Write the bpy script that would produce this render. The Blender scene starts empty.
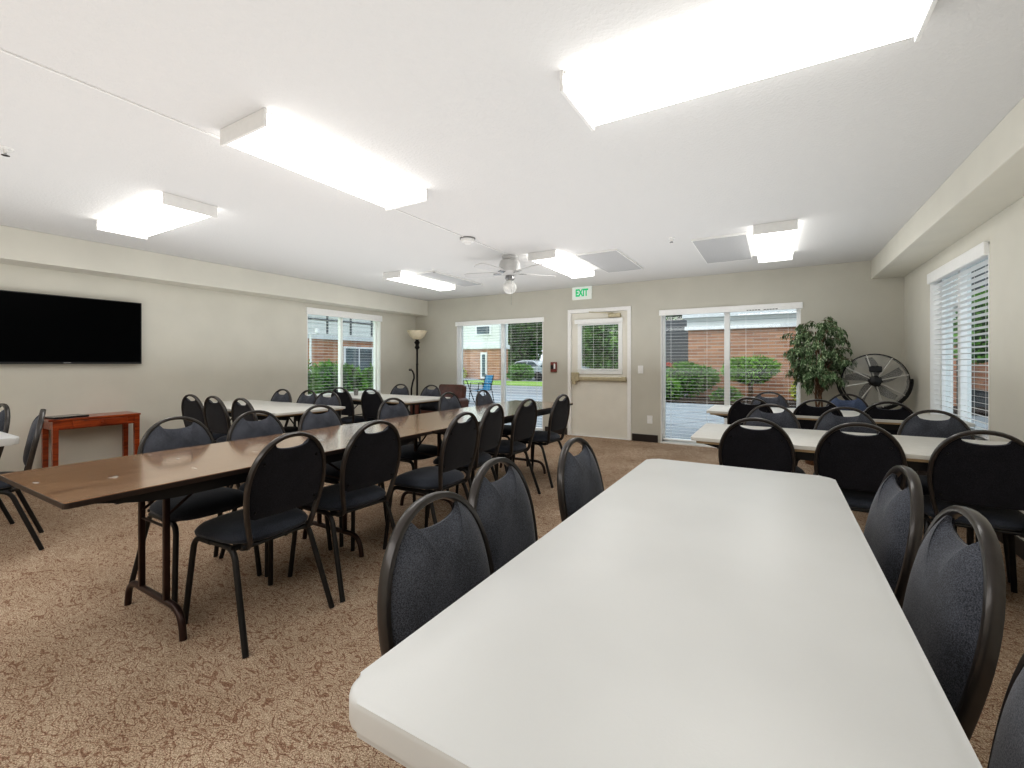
import bpy, bmesh, math, random
from mathutils import Vector, Matrix
PI = math.pi
random.seed(7)
S = bpy.context.scene
C = S.collection

# ------------------------------------------------------------------ materials
def lin(c):
    return tuple(((v/255)/12.92 if v/255 <= .04045 else ((v/255+.055)/1.055)**2.4) for v in c)
def newmat(name):
    m = bpy.data.materials.new(name); m.use_nodes = True
    nt = m.node_tree; b = nt.nodes['Principled BSDF']
    return m, nt, b
def N(nt, t, **kw):
    n = nt.nodes.new(t)
    for k, v in kw.items(): setattr(n, k, v)
    return n
def ramp(nt, fac, stops):
    r = N(nt, 'ShaderNodeValToRGB')
    e = r.color_ramp.elements
    e[0].position = stops[0][0]; e[0].color = (*lin(stops[0][1]), 1)
    e[1].position = stops[-1][0]; e[1].color = (*lin(stops[-1][1]), 1)
    for p, c in stops[1:-1]:
        x = e.new(p); x.color = (*lin(c), 1)
    nt.links.new(fac, r.inputs[0])
    return r.outputs[0]
def coords(nt, scale=(1, 1, 1), gen='Object', rot=(0, 0, 0)):
    tc = N(nt, 'ShaderNodeTexCoord'); mp = N(nt, 'ShaderNodeMapping')
    mp.inputs['Scale'].default_value = scale; mp.inputs['Rotation'].default_value = rot
    nt.links.new(tc.outputs[gen], mp.inputs[0])
    return mp.outputs[0]
def noise(nt, vec, scale, detail=3, rough=.5, dist=0):
    n = N(nt, 'ShaderNodeTexNoise'); n.inputs['Scale'].default_value = scale
    n.inputs['Detail'].default_value = detail; n.inputs['Roughness'].default_value = rough
    n.inputs['Distortion'].default_value = dist
    nt.links.new(vec, n.inputs['Vector'])
    return n.outputs['Fac']
def bump(nt, b, h, strength=.3, dist=.01):
    n = N(nt, 'ShaderNodeBump'); n.inputs['Strength'].default_value = strength
    n.inputs['Distance'].default_value = dist
    nt.links.new(h, n.inputs['Height']); nt.links.new(n.outputs[0], b.inputs['Normal'])
def simple(name, col, rough=.5, metal=0, var=.06, scale=30, bmp=0, coat=0, spec=.5, bscale=None):
    m, nt, b = newmat(name)
    v = coords(nt)
    f = noise(nt, v, scale, 4)
    lo = tuple(max(0, c*(1-var)) for c in col); hi = tuple(min(255, c*(1+var)) for c in col)
    nt.links.new(ramp(nt, f, [(.3, lo), (.7, hi)]), b.inputs['Base Color'])
    b.inputs['Roughness'].default_value = rough; b.inputs['Metallic'].default_value = metal
    b.inputs['Coat Weight'].default_value = coat; b.inputs['Specular IOR Level'].default_value = spec
    if bmp:
        f2 = noise(nt, v, bscale or scale*3, 3); bump(nt, b, f2, bmp, .004)
    return m
def emis(name, col, s):
    m, nt, b = newmat(name)
    b.inputs['Base Color'].default_value = (*lin(col), 1)
    b.inputs['Emission Color'].default_value = (*lin(col), 1)
    b.inputs['Emission Strength'].default_value = s
    return m
def fabric(name, c0, c1, scale=420, rough=.95):
    m, nt, b = newmat(name)
    v = coords(nt)
    f = noise(nt, v, scale, 2, .7); g = noise(nt, v, 7, 2)
    mx = N(nt, 'ShaderNodeMath', operation='ADD'); nt.links.new(f, mx.inputs[0])
    m2 = N(nt, 'ShaderNodeMath', operation='MULTIPLY_ADD'); nt.links.new(g, m2.inputs[0])
    m2.inputs[1].default_value = .35; m2.inputs[2].default_value = -.17
    nt.links.new(m2.outputs[0], mx.inputs[1])
    nt.links.new(ramp(nt, mx.outputs[0], [(.36, c0), (.66, c1)]), b.inputs['Base Color'])
    b.inputs['Roughness'].default_value = rough
    b.inputs['Sheen Weight'].default_value = .25; b.inputs['Sheen Roughness'].default_value = .4
    b.inputs['Specular IOR Level'].default_value = .15
    bump(nt, b, f, .35, .002)
    return m

M = {}
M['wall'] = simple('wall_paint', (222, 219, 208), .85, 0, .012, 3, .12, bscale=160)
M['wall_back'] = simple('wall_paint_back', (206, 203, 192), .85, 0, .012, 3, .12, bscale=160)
M['trim'] = simple('white_trim', (248, 247, 244), .45, 0, .01)
M['vinyl'] = simple('white_vinyl', (248, 248, 246), .4, 0, .01)
M['slat'] = simple('blind_slat', (250, 250, 248), .5, 0, .01)
M['door'] = simple('door_paint', (236, 232, 221), .5, 0, .012, 4)
M['base'] = simple('dark_baseboard', (52, 44, 40), .55, 0, .06)
M['black'] = simple('black_plastic', (24, 24, 25), .45)
M['frame'] = simple('bronze_frame', (60, 56, 54), .30, .35, .05, 40, coat=.3)
M['legs'] = simple('black_tube', (36, 35, 35), .38, .3, .05, 40)
M['screw'] = simple('black_screw', (18, 18, 18), .4, .2)
M['pad'] = fabric('charcoal_fabric', (48, 50, 56), (98, 101, 110))
M['panel'] = fabric('black_back_fabric', (26, 26, 31), (46, 46, 52), 300)
M['seat'] = fabric('charcoal_seat', (38, 41, 48), (70, 74, 83))
M['bluepad'] = fabric('blue_fabric', (58, 67, 86), (94, 105, 130))
M['brown_leg'] = simple('brown_steel', (56, 38, 33), .35, .4, .05)
M['chrome'] = simple('worn_chrome', (150, 150, 150), .25, .9, .05)
M['wire'] = simple('pale_wire', (206, 204, 198), .4, .2, .03)
M['fanblade'] = simple('grey_blade', (84, 84, 84), .5)
M['brass'] = simple('aged_brass', (196, 186, 158), .35, .35, .05)
M['opal'] = simple('opal_glass', (226, 226, 222), .3)
M['fanwhite'] = simple('fan_enamel', (200, 199, 197), .45, 0, .02)
M['whitefan'] = simple('white_enamel', (232, 231, 228), .4, 0, .01)
M['panelgrey'] = simple('grey_ceiling_panel', (186, 186, 186), .8, 0, .02, 60, .1)
M['laminate'] = simple('pale_laminate', (220, 218, 212), .38, 0, .015, 20)
M['tan_edge'] = simple('tan_edge', (176, 152, 118), .5, 0, .05)
M['black_apron'] = simple('black_apron', (22, 20, 20), .5)
M['leather'] = simple('brown_leather', (92, 54, 44), .42, 0, .15, 14, .25, coat=.15)
M['cherry'] = None
M['screen'] = simple('tv_screen', (2, 3, 4), .3, 0, 0, spec=.04)
M['lampglass'] = simple('alabaster', (226, 214, 188), .5, 0, .05, 12)
M['lampmetal'] = simple('dark_iron', (34, 31, 30), .4, .5)
M['concrete'] = simple('concrete', (176, 174, 168), .9, 0, .05, 6)
M['greywall'] = simple('charcoal_wall', (84, 88, 92), .9, 0, .06, 8)
M['gutter'] = simple('white_fascia', (226, 228, 228), .6)
M['winframe'] = simple('white_window_frame', (236, 236, 236), .5)
M['winglass_dark'] = simple('dark_window', (78, 92, 98), .15, 0, .2, 3)
M['carwhite'] = simple('car_white', (222, 226, 230), .25, 0, .02, coat=.6)
M['carsilver'] = simple('car_silver', (186, 194, 202), .25, .3, .02, coat=.6)
M['tyre'] = simple('tyre', (28, 28, 29), .8)
M['sling'] = simple('blue_sling', (44, 128, 168), .7, 0, .06)
M['red'] = simple('alarm_red', (128, 62, 54), .5)
M['pot'] = simple('wicker_pot', (112, 78, 52), .8, 0, .2, 50, .4)
M['bark'] = simple('bark', (110, 84, 64), .85, 0, .2, 40, .4)
M['soil'] = simple('soil', (54, 42, 34), .95, 0, .2, 60, .4)
M['green_letter'] = emis('green_letters', (40, 178, 116), .5)
M['exitwhite'] = emis('exit_plate', (232, 236, 230), .12)
M['grey_text'] = simple('grey_logo', (120, 120, 122), .5)

def glass():
    m = bpy.data.materials.new('window_glass'); m.use_nodes = True
    nt = m.node_tree; nt.nodes.clear()
    o = N(nt, 'ShaderNodeOutputMaterial'); mx = N(nt, 'ShaderNodeMixShader'); t = N(nt, 'ShaderNodeBsdfTransparent')
    g = N(nt, 'ShaderNodeBsdfGlossy'); g.inputs['Roughness'].default_value = .02
    t.inputs[0].default_value = (.93, .96, .96, 1); mx.inputs[0].default_value = .05
    nt.links.new(t.outputs[0], mx.inputs[1]); nt.links.new(g.outputs[0], mx.inputs[2]); nt.links.new(mx.outputs[0], o.inputs[0])
    return m
M['glass'] = glass()

def ceiling_mat():
    m, nt, b = newmat('ceiling_knockdown')
    v = coords(nt)
    b.inputs['Base Color'].default_value = (*lin((217, 216, 214)), 1); b.inputs['Roughness'].default_value = .9
    f = noise(nt, v, 55, 3, .6); r = N(nt, 'ShaderNodeMapRange'); r.inputs[1].default_value = .45; r.inputs[2].default_value = .62
    nt.links.new(f, r.inputs[0]); bump(nt, b, r.outputs[0], .22, .004)
    return m
M['ceil'] = ceiling_mat()

def carpet():
    m, nt, b = newmat('swirl_carpet')
    v = coords(nt)
    # curling dark vein lines = contour lines of a warped noise
    def vein(scale, dist, width, ang):
        vv = coords(nt, (1, 1.9, 1), rot=(0, 0, ang))
        f = noise(nt, vv, scale, 1.5, .5, dist)
        mul = N(nt, 'ShaderNodeMath', operation='MULTIPLY'); mul.inputs[1].default_value = 6.5
        nt.links.new(f, mul.inputs[0])
        fr = N(nt, 'ShaderNodeMath', operation='PINGPONG'); fr.inputs[1].default_value = .5
        nt.links.new(mul.outputs[0], fr.inputs[0])
        mr = N(nt, 'ShaderNodeMapRange'); mr.inputs[1].default_value = width*.35; mr.inputs[2].default_value = width
        mr.inputs[3].default_value = 1; mr.inputs[4].default_value = 0
        nt.links.new(fr.outputs[0], mr.inputs[0]); return mr.outputs[0]
    a = vein(9, 1.3, .15, .6); c = vein(12, 1.2, .10, -.3)
    mx = N(nt, 'ShaderNodeMath', operation='MAXIMUM'); nt.links.new(a, mx.inputs[0]); nt.links.new(c, mx.inputs[1])
    fine = noise(nt, v, 210, 2, .8); mid = noise(nt, v, 2.2, 3)
    fc = ramp(nt, fine, [(.36, (128, 107, 90)), (.5, (192, 172, 150)), (.66, (234, 218, 198))])
    mixc = N(nt, 'ShaderNodeMix', data_type='RGBA', blend_type='MULTIPLY')
    mixc.inputs[0].default_value = .7
    nt.links.new(fc, mixc.inputs[6])
    nt.links.new(ramp(nt, mid, [(.35, (220, 212, 204)), (.65, (255, 252, 248))]), mixc.inputs[7])
    m2 = N(nt, 'ShaderNodeMix', data_type='RGBA', blend_type='MULTIPLY')
    sc = N(nt, 'ShaderNodeMath', operation='MULTIPLY'); sc.inputs[1].default_value = .7
    nt.links.new(mx.outputs[0], sc.inputs[0]); nt.links.new(sc.outputs[0], m2.inputs[0])
    nt.links.new(mixc.outputs[2], m2.inputs[6]); m2.inputs[7].default_value = (*lin((170, 130, 118)), 1)
    nt.links.new(m2.outputs[2], b.inputs['Base Color'])
    b.inputs['Roughness'].default_value = 1; b.inputs['Specular IOR Level'].default_value = .05
    bump(nt, b, fine, .7, .006)
    return m
M['carpet'] = carpet()

def wood(name, c0, c1, c2, rough, sc=(9, 1, 9), coat=.3, axis=None):
    m, nt, b = newmat(name)
    v = coords(nt, sc)
    f = noise(nt, v, 3, 6, .65, 1.2)
    nt.links.new(ramp(nt, f, [(.3, c0), (.5, c1), (.72, c2)]), b.inputs['Base Color'])
    b.inputs['Roughness'].default_value = rough; b.inputs['Coat Weight'].default_value = coat
    b.inputs['Coat Roughness'].default_value = .12
    return m, nt, b
M['walnut'], _nt, _b = wood('walnut_laminate', (118, 84, 58), (164, 126, 94), (196, 160, 124), .2, (14, .9, 9), 1)
# a few pale scuffs on the laminate
_v = coords(_nt, (1, 1.8, 1)); _f = noise(_nt, _v, 9, 2, .4)
_mr = N(_nt, 'ShaderNodeMapRange'); _mr.inputs[1].default_value = .70; _mr.inputs[2].default_value = .72
_nt.links.new(_f, _mr.inputs[0])
_mx = N(_nt, 'ShaderNodeMix', data_type='RGBA')
_src = _b.inputs['Base Color'].links[0].from_socket
_nt.links.new(_mr.outputs[0], _mx.inputs[0]); _nt.links.new(_src, _mx.inputs[6]); _mx.inputs[7].default_value = (*lin((214, 204, 192)), 1)
_nt.links.new(_mx.outputs[2], _b.inputs['Base Color'])
M['cherry'], _, _ = wood('cherry_wood', (88, 34, 16), (152, 66, 28), (190, 96, 44), .3, (9, 1.2, 9), .4)
M['darkedge'] = simple('dark_brown_edge', (48, 36, 30), .4)

def plastic_top():
    m, nt, b = newmat('white_blow_moulded_plastic')
    v = coords(nt); f = noise(nt, v, 260, 3, .6); g = noise(nt, v, 3, 2)
    nt.links.new(ramp(nt, g, [(.3, (208, 209, 208)), (.7, (215, 216, 215))]), b.inputs['Base Color'])
    b.inputs['Roughness'].default_value = .36; bump(nt, b, f, .10, .002)
    return m
M['plastic'] = plastic_top()

def brick():
    m, nt, b = newmat('red_brick')
    tc = N(nt, 'ShaderNodeTexCoord'); sp = N(nt, 'ShaderNodeSeparateXYZ'); cb = N(nt, 'ShaderNodeCombineXYZ')
    nt.links.new(tc.outputs['Object'], sp.inputs[0])
    ad = N(nt, 'ShaderNodeMath', operation='ADD'); nt.links.new(sp.outputs[0], ad.inputs[0]); nt.links.new(sp.outputs[1], ad.inputs[1])
    nt.links.new(ad.outputs[0], cb.inputs[0]); nt.links.new(sp.outputs[2], cb.inputs[1])
    t = N(nt, 'ShaderNodeTexBrick'); t.inputs['Scale'].default_value = 1
    t.inputs['Brick Width'].default_value = .42; t.inputs['Row Height'].default_value = .105
    t.inputs['Mortar Size'].default_value = .011
    t.inputs['Color1'].default_value = (*lin((200, 148, 116)), 1); t.inputs['Color2'].default_value = (*lin((164, 114, 88)), 1)
    t.inputs['Mortar'].default_value = (*lin((176, 158, 146)), 1)
    nt.links.new(cb.outputs[0], t.inputs['Vector']); nt.links.new(t.outputs[0], b.inputs['Base Color'])
    b.inputs['Roughness'].default_value = .9
    return m
M['brick'] = brick()
def banded(name, c0, c1, period, axis=2, frac=.1, rough=.8):
    m, nt, b = newmat(name)
    tc = N(nt, 'ShaderNodeTexCoord'); sp = N(nt, 'ShaderNodeSeparateXYZ'); nt.links.new(tc.outputs['Object'], sp.inputs[0])
    d = N(nt, 'ShaderNodeMath', operation='DIVIDE'); d.inputs[1].default_value = period; nt.links.new(sp.outputs[axis], d.inputs[0])
    fr = N(nt, 'ShaderNodeMath', operation='FRACT'); nt.links.new(d.outputs[0], fr.inputs[0])
    nt.links.new(ramp(nt, fr.outputs[0], [(frac, c0), (frac+.03, c1)]), b.inputs['Base Color'])
    b.inputs['Roughness'].default_value = rough
    return m
M['siding'] = banded('lap_siding', (178, 182, 180), (226, 228, 224), .2)
def pavers():
    m, nt, b = newmat('patio_pavers')
    v = coords(nt, (1, 1, 1), rot=(0, 0, .5))
    t = N(nt, 'ShaderNodeTexBrick'); t.inputs['Scale'].default_value = 1; t.inputs['Brick Width'].default_value = 1.2
    t.inputs['Row Height'].default_value = 1.2; t.inputs['Mortar Size'].default_value = .02; t.offset = 0
    t.inputs['Color1'].default_value = (*lin((152, 158, 164)), 1); t.inputs['Color2'].default_value = (*lin((164, 169, 174)), 1)
    t.inputs['Mortar'].default_value = (*lin((104, 108, 110)), 1)
    nt.links.new(v, t.inputs['Vector']); nt.links.new(t.outputs[0], b.inputs['Base Color']); b.inputs['Roughness'].default_value = .9
    return m
M['paver'] = pavers()
M['grass'] = simple('lawn_grass', (128, 158, 70), .95, 0, .2, 20)
M['asphalt'] = simple('asphalt', (140, 142, 146), .95, 0, .08, 20)
def leafmat(name, dark, mid, light, scale=9):
    m, nt, b = newmat(name)
    v = coords(nt); f = noise(nt, v, scale, 4, .7)
    nt.links.new(ramp(nt, f, [(.3, dark), (.5, mid), (.7, light)]), b.inputs['Base Color'])
    b.inputs['Roughness'].default_value = .55; b.inputs['Specular IOR Level'].default_value = .3
    return m
M['leaf_ficus'] = leafmat('ficus_leaf', (34, 52, 34), (84, 106, 70), (196, 206, 176), 34)  # palest tone puts white leaf highlights into the colour
M['leaf_bush'] = leafmat('bright_bush_leaf', (52, 92, 34), (116, 164, 64), (170, 210, 104), 7)
M['leaf_hedge'] = leafmat('hedge_leaf', (44, 82, 36), (92, 140, 58), (142, 188, 88), 6)
M['leaf_tree'] = leafmat('tree_leaf', (34, 66, 34), (76, 118, 58), (146, 180, 98), 1.1)
M['leaf_red'] = leafmat('red_bush_leaf', (120, 40, 36), (190, 72, 58), (214, 112, 90), 7)
M['leaf_yellow'] = leafmat('yellow_plant_leaf', (120, 140, 50), (186, 190, 80), (220, 216, 120), 7)

# ------------------------------------------------------------------ mesh helpers
class MB:
    def __init__(s): s.bm = bmesh.new()
    def box(s, x0, x1, y0, y1, z0, z1, bev=0, rot=None, seg=2):
        g = bmesh.ops.create_cube(s.bm, size=1)['verts']
        for v in g:
            v.co = Vector(((x0+x1)/2+v.co.x*(x1-x0), (y0+y1)/2+v.co.y*(y1-y0), (z0+z1)/2+v.co.z*(z1-z0)))
        if rot is not None:
            bmesh.ops.transform(s.bm, matrix=rot, verts=g)
        if bev:
            es = list({e for v in g for e in v.link_edges})
            bmesh.ops.bevel(s.bm, geom=es, offset=bev, segments=seg, affect='EDGES', profile=.5)
        return s
    def tube(s, pts, r, n=10, cap=True, r2=None, up=None, closed=False):
        """sweep an ellipse (r across, r2 along 'up') along pts"""
        pts = [Vector(p) for p in pts]; r2 = r2 if r2 is not None else r
        rings = []
        L = len(pts)
        ref = Vector(up) if up else None
        prev = None
        for i, p in enumerate(pts):
            a = pts[i-1] if (i > 0 or closed) else p
            b = pts[(i+1) % L] if (i < L-1 or closed) else p
            t = (b-a).normalized()
            if ref is not None:
                u = (ref - t*ref.dot(t)).normalized()
            else:
                if prev is None:
                    q = Vector((0, 0, 1)) if abs(t.z) < .9 else Vector((1, 0, 0))
                else: q = prev
                u = (q - t*q.dot(t)).normalized(); prev = u
            w = t.cross(u)
            ri = r[i] if isinstance(r, (list, tuple)) else r
            rj = r2[i] if isinstance(r2, (list, tuple)) else r2
            rings.append([s.bm.verts.new(p + w*math.cos(k*2*PI/n)*ri + u*math.sin(k*2*PI/n)*rj) for k in range(n)])
        m = L if closed else L-1
        for i in range(m):
            A, B = rings[i], rings[(i+1) % L]
            for k in range(n):
                s.bm.faces.new((A[k], A[(k+1) % n], B[(k+1) % n], B[k]))
        if cap and not closed:
            s.bm.faces.new(rings[0][::-1]); s.bm.faces.new(rings[-1])
        return s
    def lathe(s, prof, c=(0, 0, 0), n=32, axis='z', cap=True):
        c = Vector(c); rings = []
        for (r, z) in prof:
            ring = []
            for k in range(n):
                a = k*2*PI/n
                if axis == 'z': v = Vector((r*math.cos(a), r*math.sin(a), z))
                elif axis == 'y': v = Vector((r*math.cos(a), z, r*math.sin(a)))
                else: v = Vector((z, r*math.cos(a), r*math.sin(a)))
                ring.append(s.bm.verts.new(c+v))
            rings.append(ring)
        for A, B in zip(rings, rings[1:]):
            for k in range(n):
                s.bm.faces.new((A[k], A[(k+1) % n], B[(k+1) % n], B[k]))
        if cap and prof[0][0] > 1e-4: s.bm.faces.new(rings[0][::-1])
        if cap and prof[-1][0] > 1e-4: s.bm.faces.new(rings[-1])
        return s
    def prism(s, poly, z0, z1, mapf=lambda x, y, z: (x, y, z), bev=0):
        a = [s.bm.verts.new(mapf(x, y, z0)) for x, y in poly]; b = [s.bm.verts.new(mapf(x, y, z1)) for x, y in poly]
        n = len(poly)
        fs = [s.bm.faces.new(a[::-1]), s.bm.faces.new(b)]
        for k in range(n): s.bm.faces.new((a[k], a[(k+1) % n], b[(k+1) % n], b[k]))
        if bev:
            es = list(set(fs[0].edges) | set(fs[1].edges))
            bmesh.ops.bevel(s.bm, geom=es, offset=bev, segments=3, affect='EDGES', profile=.5)
        return s
    def build(s, name, mat, parent=None, smooth=False, loc=None):
        bmesh.ops.remove_doubles(s.bm, verts=s.bm.verts, dist=1e-6)
        bmesh.ops.recalc_face_normals(s.bm, faces=s.bm.faces)
        me = bpy.data.meshes.new(name); s.bm.to_mesh(me); s.bm.free()
        if mat: me.materials.append(mat)
        if smooth:
            me.polygons.foreach_set('use_smooth', [True]*len(me.polygons))
            try: me.set_sharp_from_angle(angle=math.radians(42))
            except Exception: pass
        o = bpy.data.objects.new(name, me); C.objects.link(o)
        if parent: o.parent = parent
        if loc: o.location = loc
        return o
def thing(name, label, cat, loc=(0, 0, 0), rz=0, group=None):
    o = bpy.data.objects.new(name, None); C.objects.link(o); o.location = loc; o.rotation_euler = (0, 0, rz)
    o.empty_display_size = .1
    o['label'] = label; o['category'] = cat
    if group: o['group'] = group
    return o
def tag(o, label, cat, group=None):
    o['label'] = label; o['category'] = cat
    if group: o['group'] = group
    return o
def struct(o): o['kind'] = 'structure'; return o
def copy_tree(root, loc, rz, label, group=None):
    r = root.copy(); C.objects.link(r); r.location = loc; r.rotation_euler = (0, 0, rz); r['label'] = label
    if group: r['group'] = group
    def rec(src, dst):
        for ch in src.children:
            c = ch.copy(); C.objects.link(c); c.parent = dst; rec(ch, c)
    rec(root, r)
    return r
def arc(cx, cy, r, a0, a1, n):
    return [(cx+r*math.cos(math.radians(a0+(a1-a0)*i/n)), cy+r*math.sin(math.radians(a0+(a1-a0)*i/n))) for i in range(n+1)]
def round_rect(x0, x1, y0, y1, r, n=6):
    return arc(x1-r, y0+r, r, -90, 0, n)+arc(x1-r, y1-r, r, 0, 90, n)+arc(x0+r, y1-r, r, 90, 180, n)+arc(x0+r, y0+r, r, 180, 270, n)
def bez(pts, n=8):
    """round the inner corners of a polyline: pts = [(p, radius)...]"""
    out = []
    P = [Vector(p[0]) for p in pts]; R = [p[1] for p in pts]
    for i, p in enumerate(P):
        if i in (0, len(P)-1) or R[i] == 0: out.append(p); continue
        a = p + (P[i-1]-p).normalized()*R[i]; b = p + (P[i+1]-p).normalized()*R[i]
        for k in range(n+1):
            t = k/n; out.append(a*(1-t)**2 + p*2*t*(1-t) + b*t*t)
    return out
def text_mesh(name, body, size, mat, mtx, parent=None, extrude=.001, bold=0):
    cu = bpy.data.curves.new(name, 'FONT'); cu.body = body; cu.size = size; cu.extrude = extrude
    cu.align_x = 'CENTER'; cu.align_y = 'CENTER'; cu.offset = bold
    o = bpy.data.objects.new(name, cu); C.objects.link(o)
    dg = bpy.context.evaluated_depsgraph_get()
    me = bpy.data.meshes.new_from_object(o.evaluated_get(dg)); bpy.data.objects.remove(o); bpy.data.curves.remove(cu)
    me.transform(mtx); me.materials.clear(); me.materials.append(mat)
    t = bpy.data.objects.new(name, me); C.objects.link(t)
    if parent: t.parent = parent
    return t

# ------------------------------------------------------------------ room constants
XL, XR, YB, YF, ZC = -6.38, 1.31, 6.93, -2.6, 2.45
TH = .16
def wall_with_holes(name, mat, a0, a1, holes, mapf):
    """wall slab in (along, outward, z); holes = (a0,a1,z0,z1)"""
    b = MB()
    xs = sorted({a0, a1, *[h[0] for h in holes], *[h[1] for h in holes]})
    for p, q in zip(xs, xs[1:]):
        hs = sorted([h for h in holes if h[0] <= p+1e-6 and h[1] >= q-1e-6], key=lambda h: h[2])
        z = -.02
        for h in hs+[(0, 0, 2.7, 2.7)]:
            if h[2]-z > 1e-4:
                mp0 = mapf(p, 0, z); mp1 = mapf(q, TH, h[2])
                lo = [min(a, c) for a, c in zip(mp0, mp1)]; hi = [max(a, c) for a, c in zip(mp0, mp1)]
                b.box(lo[0], hi[0], lo[1], hi[1], lo[2], hi[2])
            z = h[3]
    return struct(b.build(name, mat))
mB = lambda a, o, z: (a, YB+o, z)
mL = lambda a, o, z: (XL-o, a, z)
mR = lambda a, o, z: (XR+o, a, z)
W1 = (-5.32, -3.46, .0, 1.98)      # glazed door, left of the back wall
W2 = (-1.49, .28, .0, 1.98)        # glazed door, right of the back wall
D = (-2.95, -1.98, 0, 2.035)
WL = (4.45, 5.98, .62, 2.07)
WR = (4.47, 5.88, .60, 2.06)
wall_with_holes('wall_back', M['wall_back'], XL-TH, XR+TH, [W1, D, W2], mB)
wall_with_holes('wall_left', M['wall'], YF, YB, [WL], mL)
wall_with_holes('wall_right', M['wall'], YF, YB, [WR], mR)
struct(MB().box(XL-TH, XR+TH, YF-TH, YF, -.02, 2.7).build('wall_front', M['wall']))
struct(MB().box(XL-TH, XR+TH, YF-TH, YB+TH, -.12, 0).build('floor', M['carpet']))
struct(MB().box(XL-TH, XR+TH, YF-TH, YB+TH, ZC, ZC+.25).build('ceiling', M['ceil']))
struct(MB().box(XL, -6.05, YF, YB, 2.15, ZC, .006).build('trim_1', M['wall']))   # left soffit
struct(MB().box(1.0, XR, YF, YB, 2.22, ZC, .006).build('trim_2', M['wall']))      # right soffit
def baseboard(name, segs, mapf):
    b = MB()
    for p, q in segs:
        m0 = mapf(p, 0, 0); m1 = mapf(q, -.014, .11)
        lo = [min(a, c) for a, c in zip(m0, m1)]; hi = [max(a, c) for a, c in zip(m0, m1)]
        b.box(lo[0], hi[0], lo[1], hi[1], lo[2], hi[2], .004)
    struct(b.build(name, M['base']))
baseboard('baseboard_back', [(XL, -5.36), (-3.42, -3.01), (-1.92, -1.53), (.32, XR)], mB)
baseboard('baseboard_left', [(YF, YB)], mL)
baseboard('baseboard_right', [(YF, YB)], mR)

# ------------------------------------------------------------------ windows
def mbox(b, mapf, a0, a1, o0, o1, z0, z1, bev=0):
    m0 = mapf(a0, o0, z0); m1 = mapf(a1, o1, z1)
    lo = [min(a, c) for a, c in zip(m0, m1)]; hi = [max(a, c) for a, c in zip(m0, m1)]
    b.box(lo[0], hi[0], lo[1], hi[1], lo[2], hi[2], bev)
def window(name, W, mapf, split=.5, sill=False, mh=.036, o0=.085):
    a0, a1, z0, z1 = W
    b = MB(); f = .035
    # white jamb lining of the reveal
    mbox(b, mapf, a0, a0+.012, -.004, TH, z0, z1); mbox(b, mapf, a1-.012, a1, -.004, TH, z0, z1)
    mbox(b, mapf, a0, a1, -.004, TH, z1-.012, z1)
    mbox(b, mapf, a0, a1, -.012 if not sill else -.03, TH, z0, z0+.018)
    root = struct(b.build(name, M['trim']))
    b = MB()
    o1 = o0+.06
    mbox(b, mapf, a0+.01, a0+.01+f, o0, o1, z0+.018, z1-.012, .004); mbox(b, mapf, a1-.01-f, a1-.01, o0, o1, z0+.018, z1-.012, .004)
    mbox(b, mapf, a0+.01, a1-.01, o0, o1, z1-.012-f, z1-.012, .004); mbox(b, mapf, a0+.01, a1-.01, o0, o1, z0+.018, z0+.018+f*1.4, .004)
    b.build('window_frame', M['vinyl'], root)
    am = a0+(a1-a0)*split
    b = MB(); mbox(b, mapf, am-mh, am+mh, o0-.012, o1, z0+.02, z1-.014, .005); b.build('mullion', M['vinyl'], root)
    for p, q in ((a0+.045, am-.036), (am+.036, a1-.045)):
        b = MB(); mbox(b, mapf, p, q, o0+.027, o0+.033, z0+.06, z1-.045); b.build('glass_pane', M['glass'], root)
    return root
window('window_1', W1, mB, .535)
window('window_2', W2, mB, .505)
window('window_3', WL, mL, .47, True, .024)
window('window_4', WR, mR, .60, True, .03, .07)
def blind(W, mapf, label, zbot, pitch=.044, wid=.046, tilt=8, val=.085, val_out=.03, over=.02, ribs=4, group='white horizontal slat blinds'):
    a0, a1, z0, z1 = W
    c = mapf((a0+a1)/2, 0, z1)
    t = thing('window_blind', label, 'blind', c)
    def mm(a, o, z):
        p = mapf(a, o, z); return (p[0]-c[0], p[1]-c[1], p[2]-c[2])
    b = MB(); mbox(b, mm, a0-over, a1+over, -val_out, .012 if val_out > .01 else .03, z1-val+.012, z1+.012, .006)
    b.build('valance', M['slat'], t)
    b = MB(); z = z1-val-.01; n = 0
    tl = math.radians(tilt); A0, A1 = a0+.02, a1-.02
    while z > zbot+.03:
        hw = wid/2*math.cos(tl); hz = wid/2*math.sin(tl); oc = .042
        # thin, gently crowned slat cross section
        sec = [(oc-hw, z-hz), (oc, z+.0012), (oc+hw, z+hz), (oc+hw, z+hz-.0012), (oc, z), (oc-hw, z-hz-.0012)]
        va = [b.bm.verts.new(mm(A0, o, zz)) for o, zz in sec]; vb = [b.bm.verts.new(mm(A1, o, zz)) for o, zz in sec]
        b.bm.faces.new(va); b.bm.faces.new(vb[::-1])
        for k in range(6): b.bm.faces.new((va[k], va[(k+1) % 6], vb[(k+1) % 6], vb[k]))
        z -= pitch
    b.build('slats', M['slat'], t)
    b = MB(); mbox(b, mm, A0, A1, .02, .064, zbot, zbot+.018, .004); b.build('bottom_rail', M['slat'], t)
    b = MB()
    for k in range(ribs):
        a = A0+.12+(A1-A0-.24)*k/(ribs-1)
        for o in (.021, .063): mbox(b, mm, a-.0008, a+.0008, o-.0008, o+.001, zbot+.01, z1-val+.01)
    b.build('ladder_cord', M['slat'], t)
    return t
blind(W1, mB, 'white slat blind lowered over the glazed door left of the exit door', .05, .048, .026, 0)
b2 = blind(W2, mB, 'white slat blind lowered over the glazed door right of the exit door', .05, .048, .017, 0)
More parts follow.
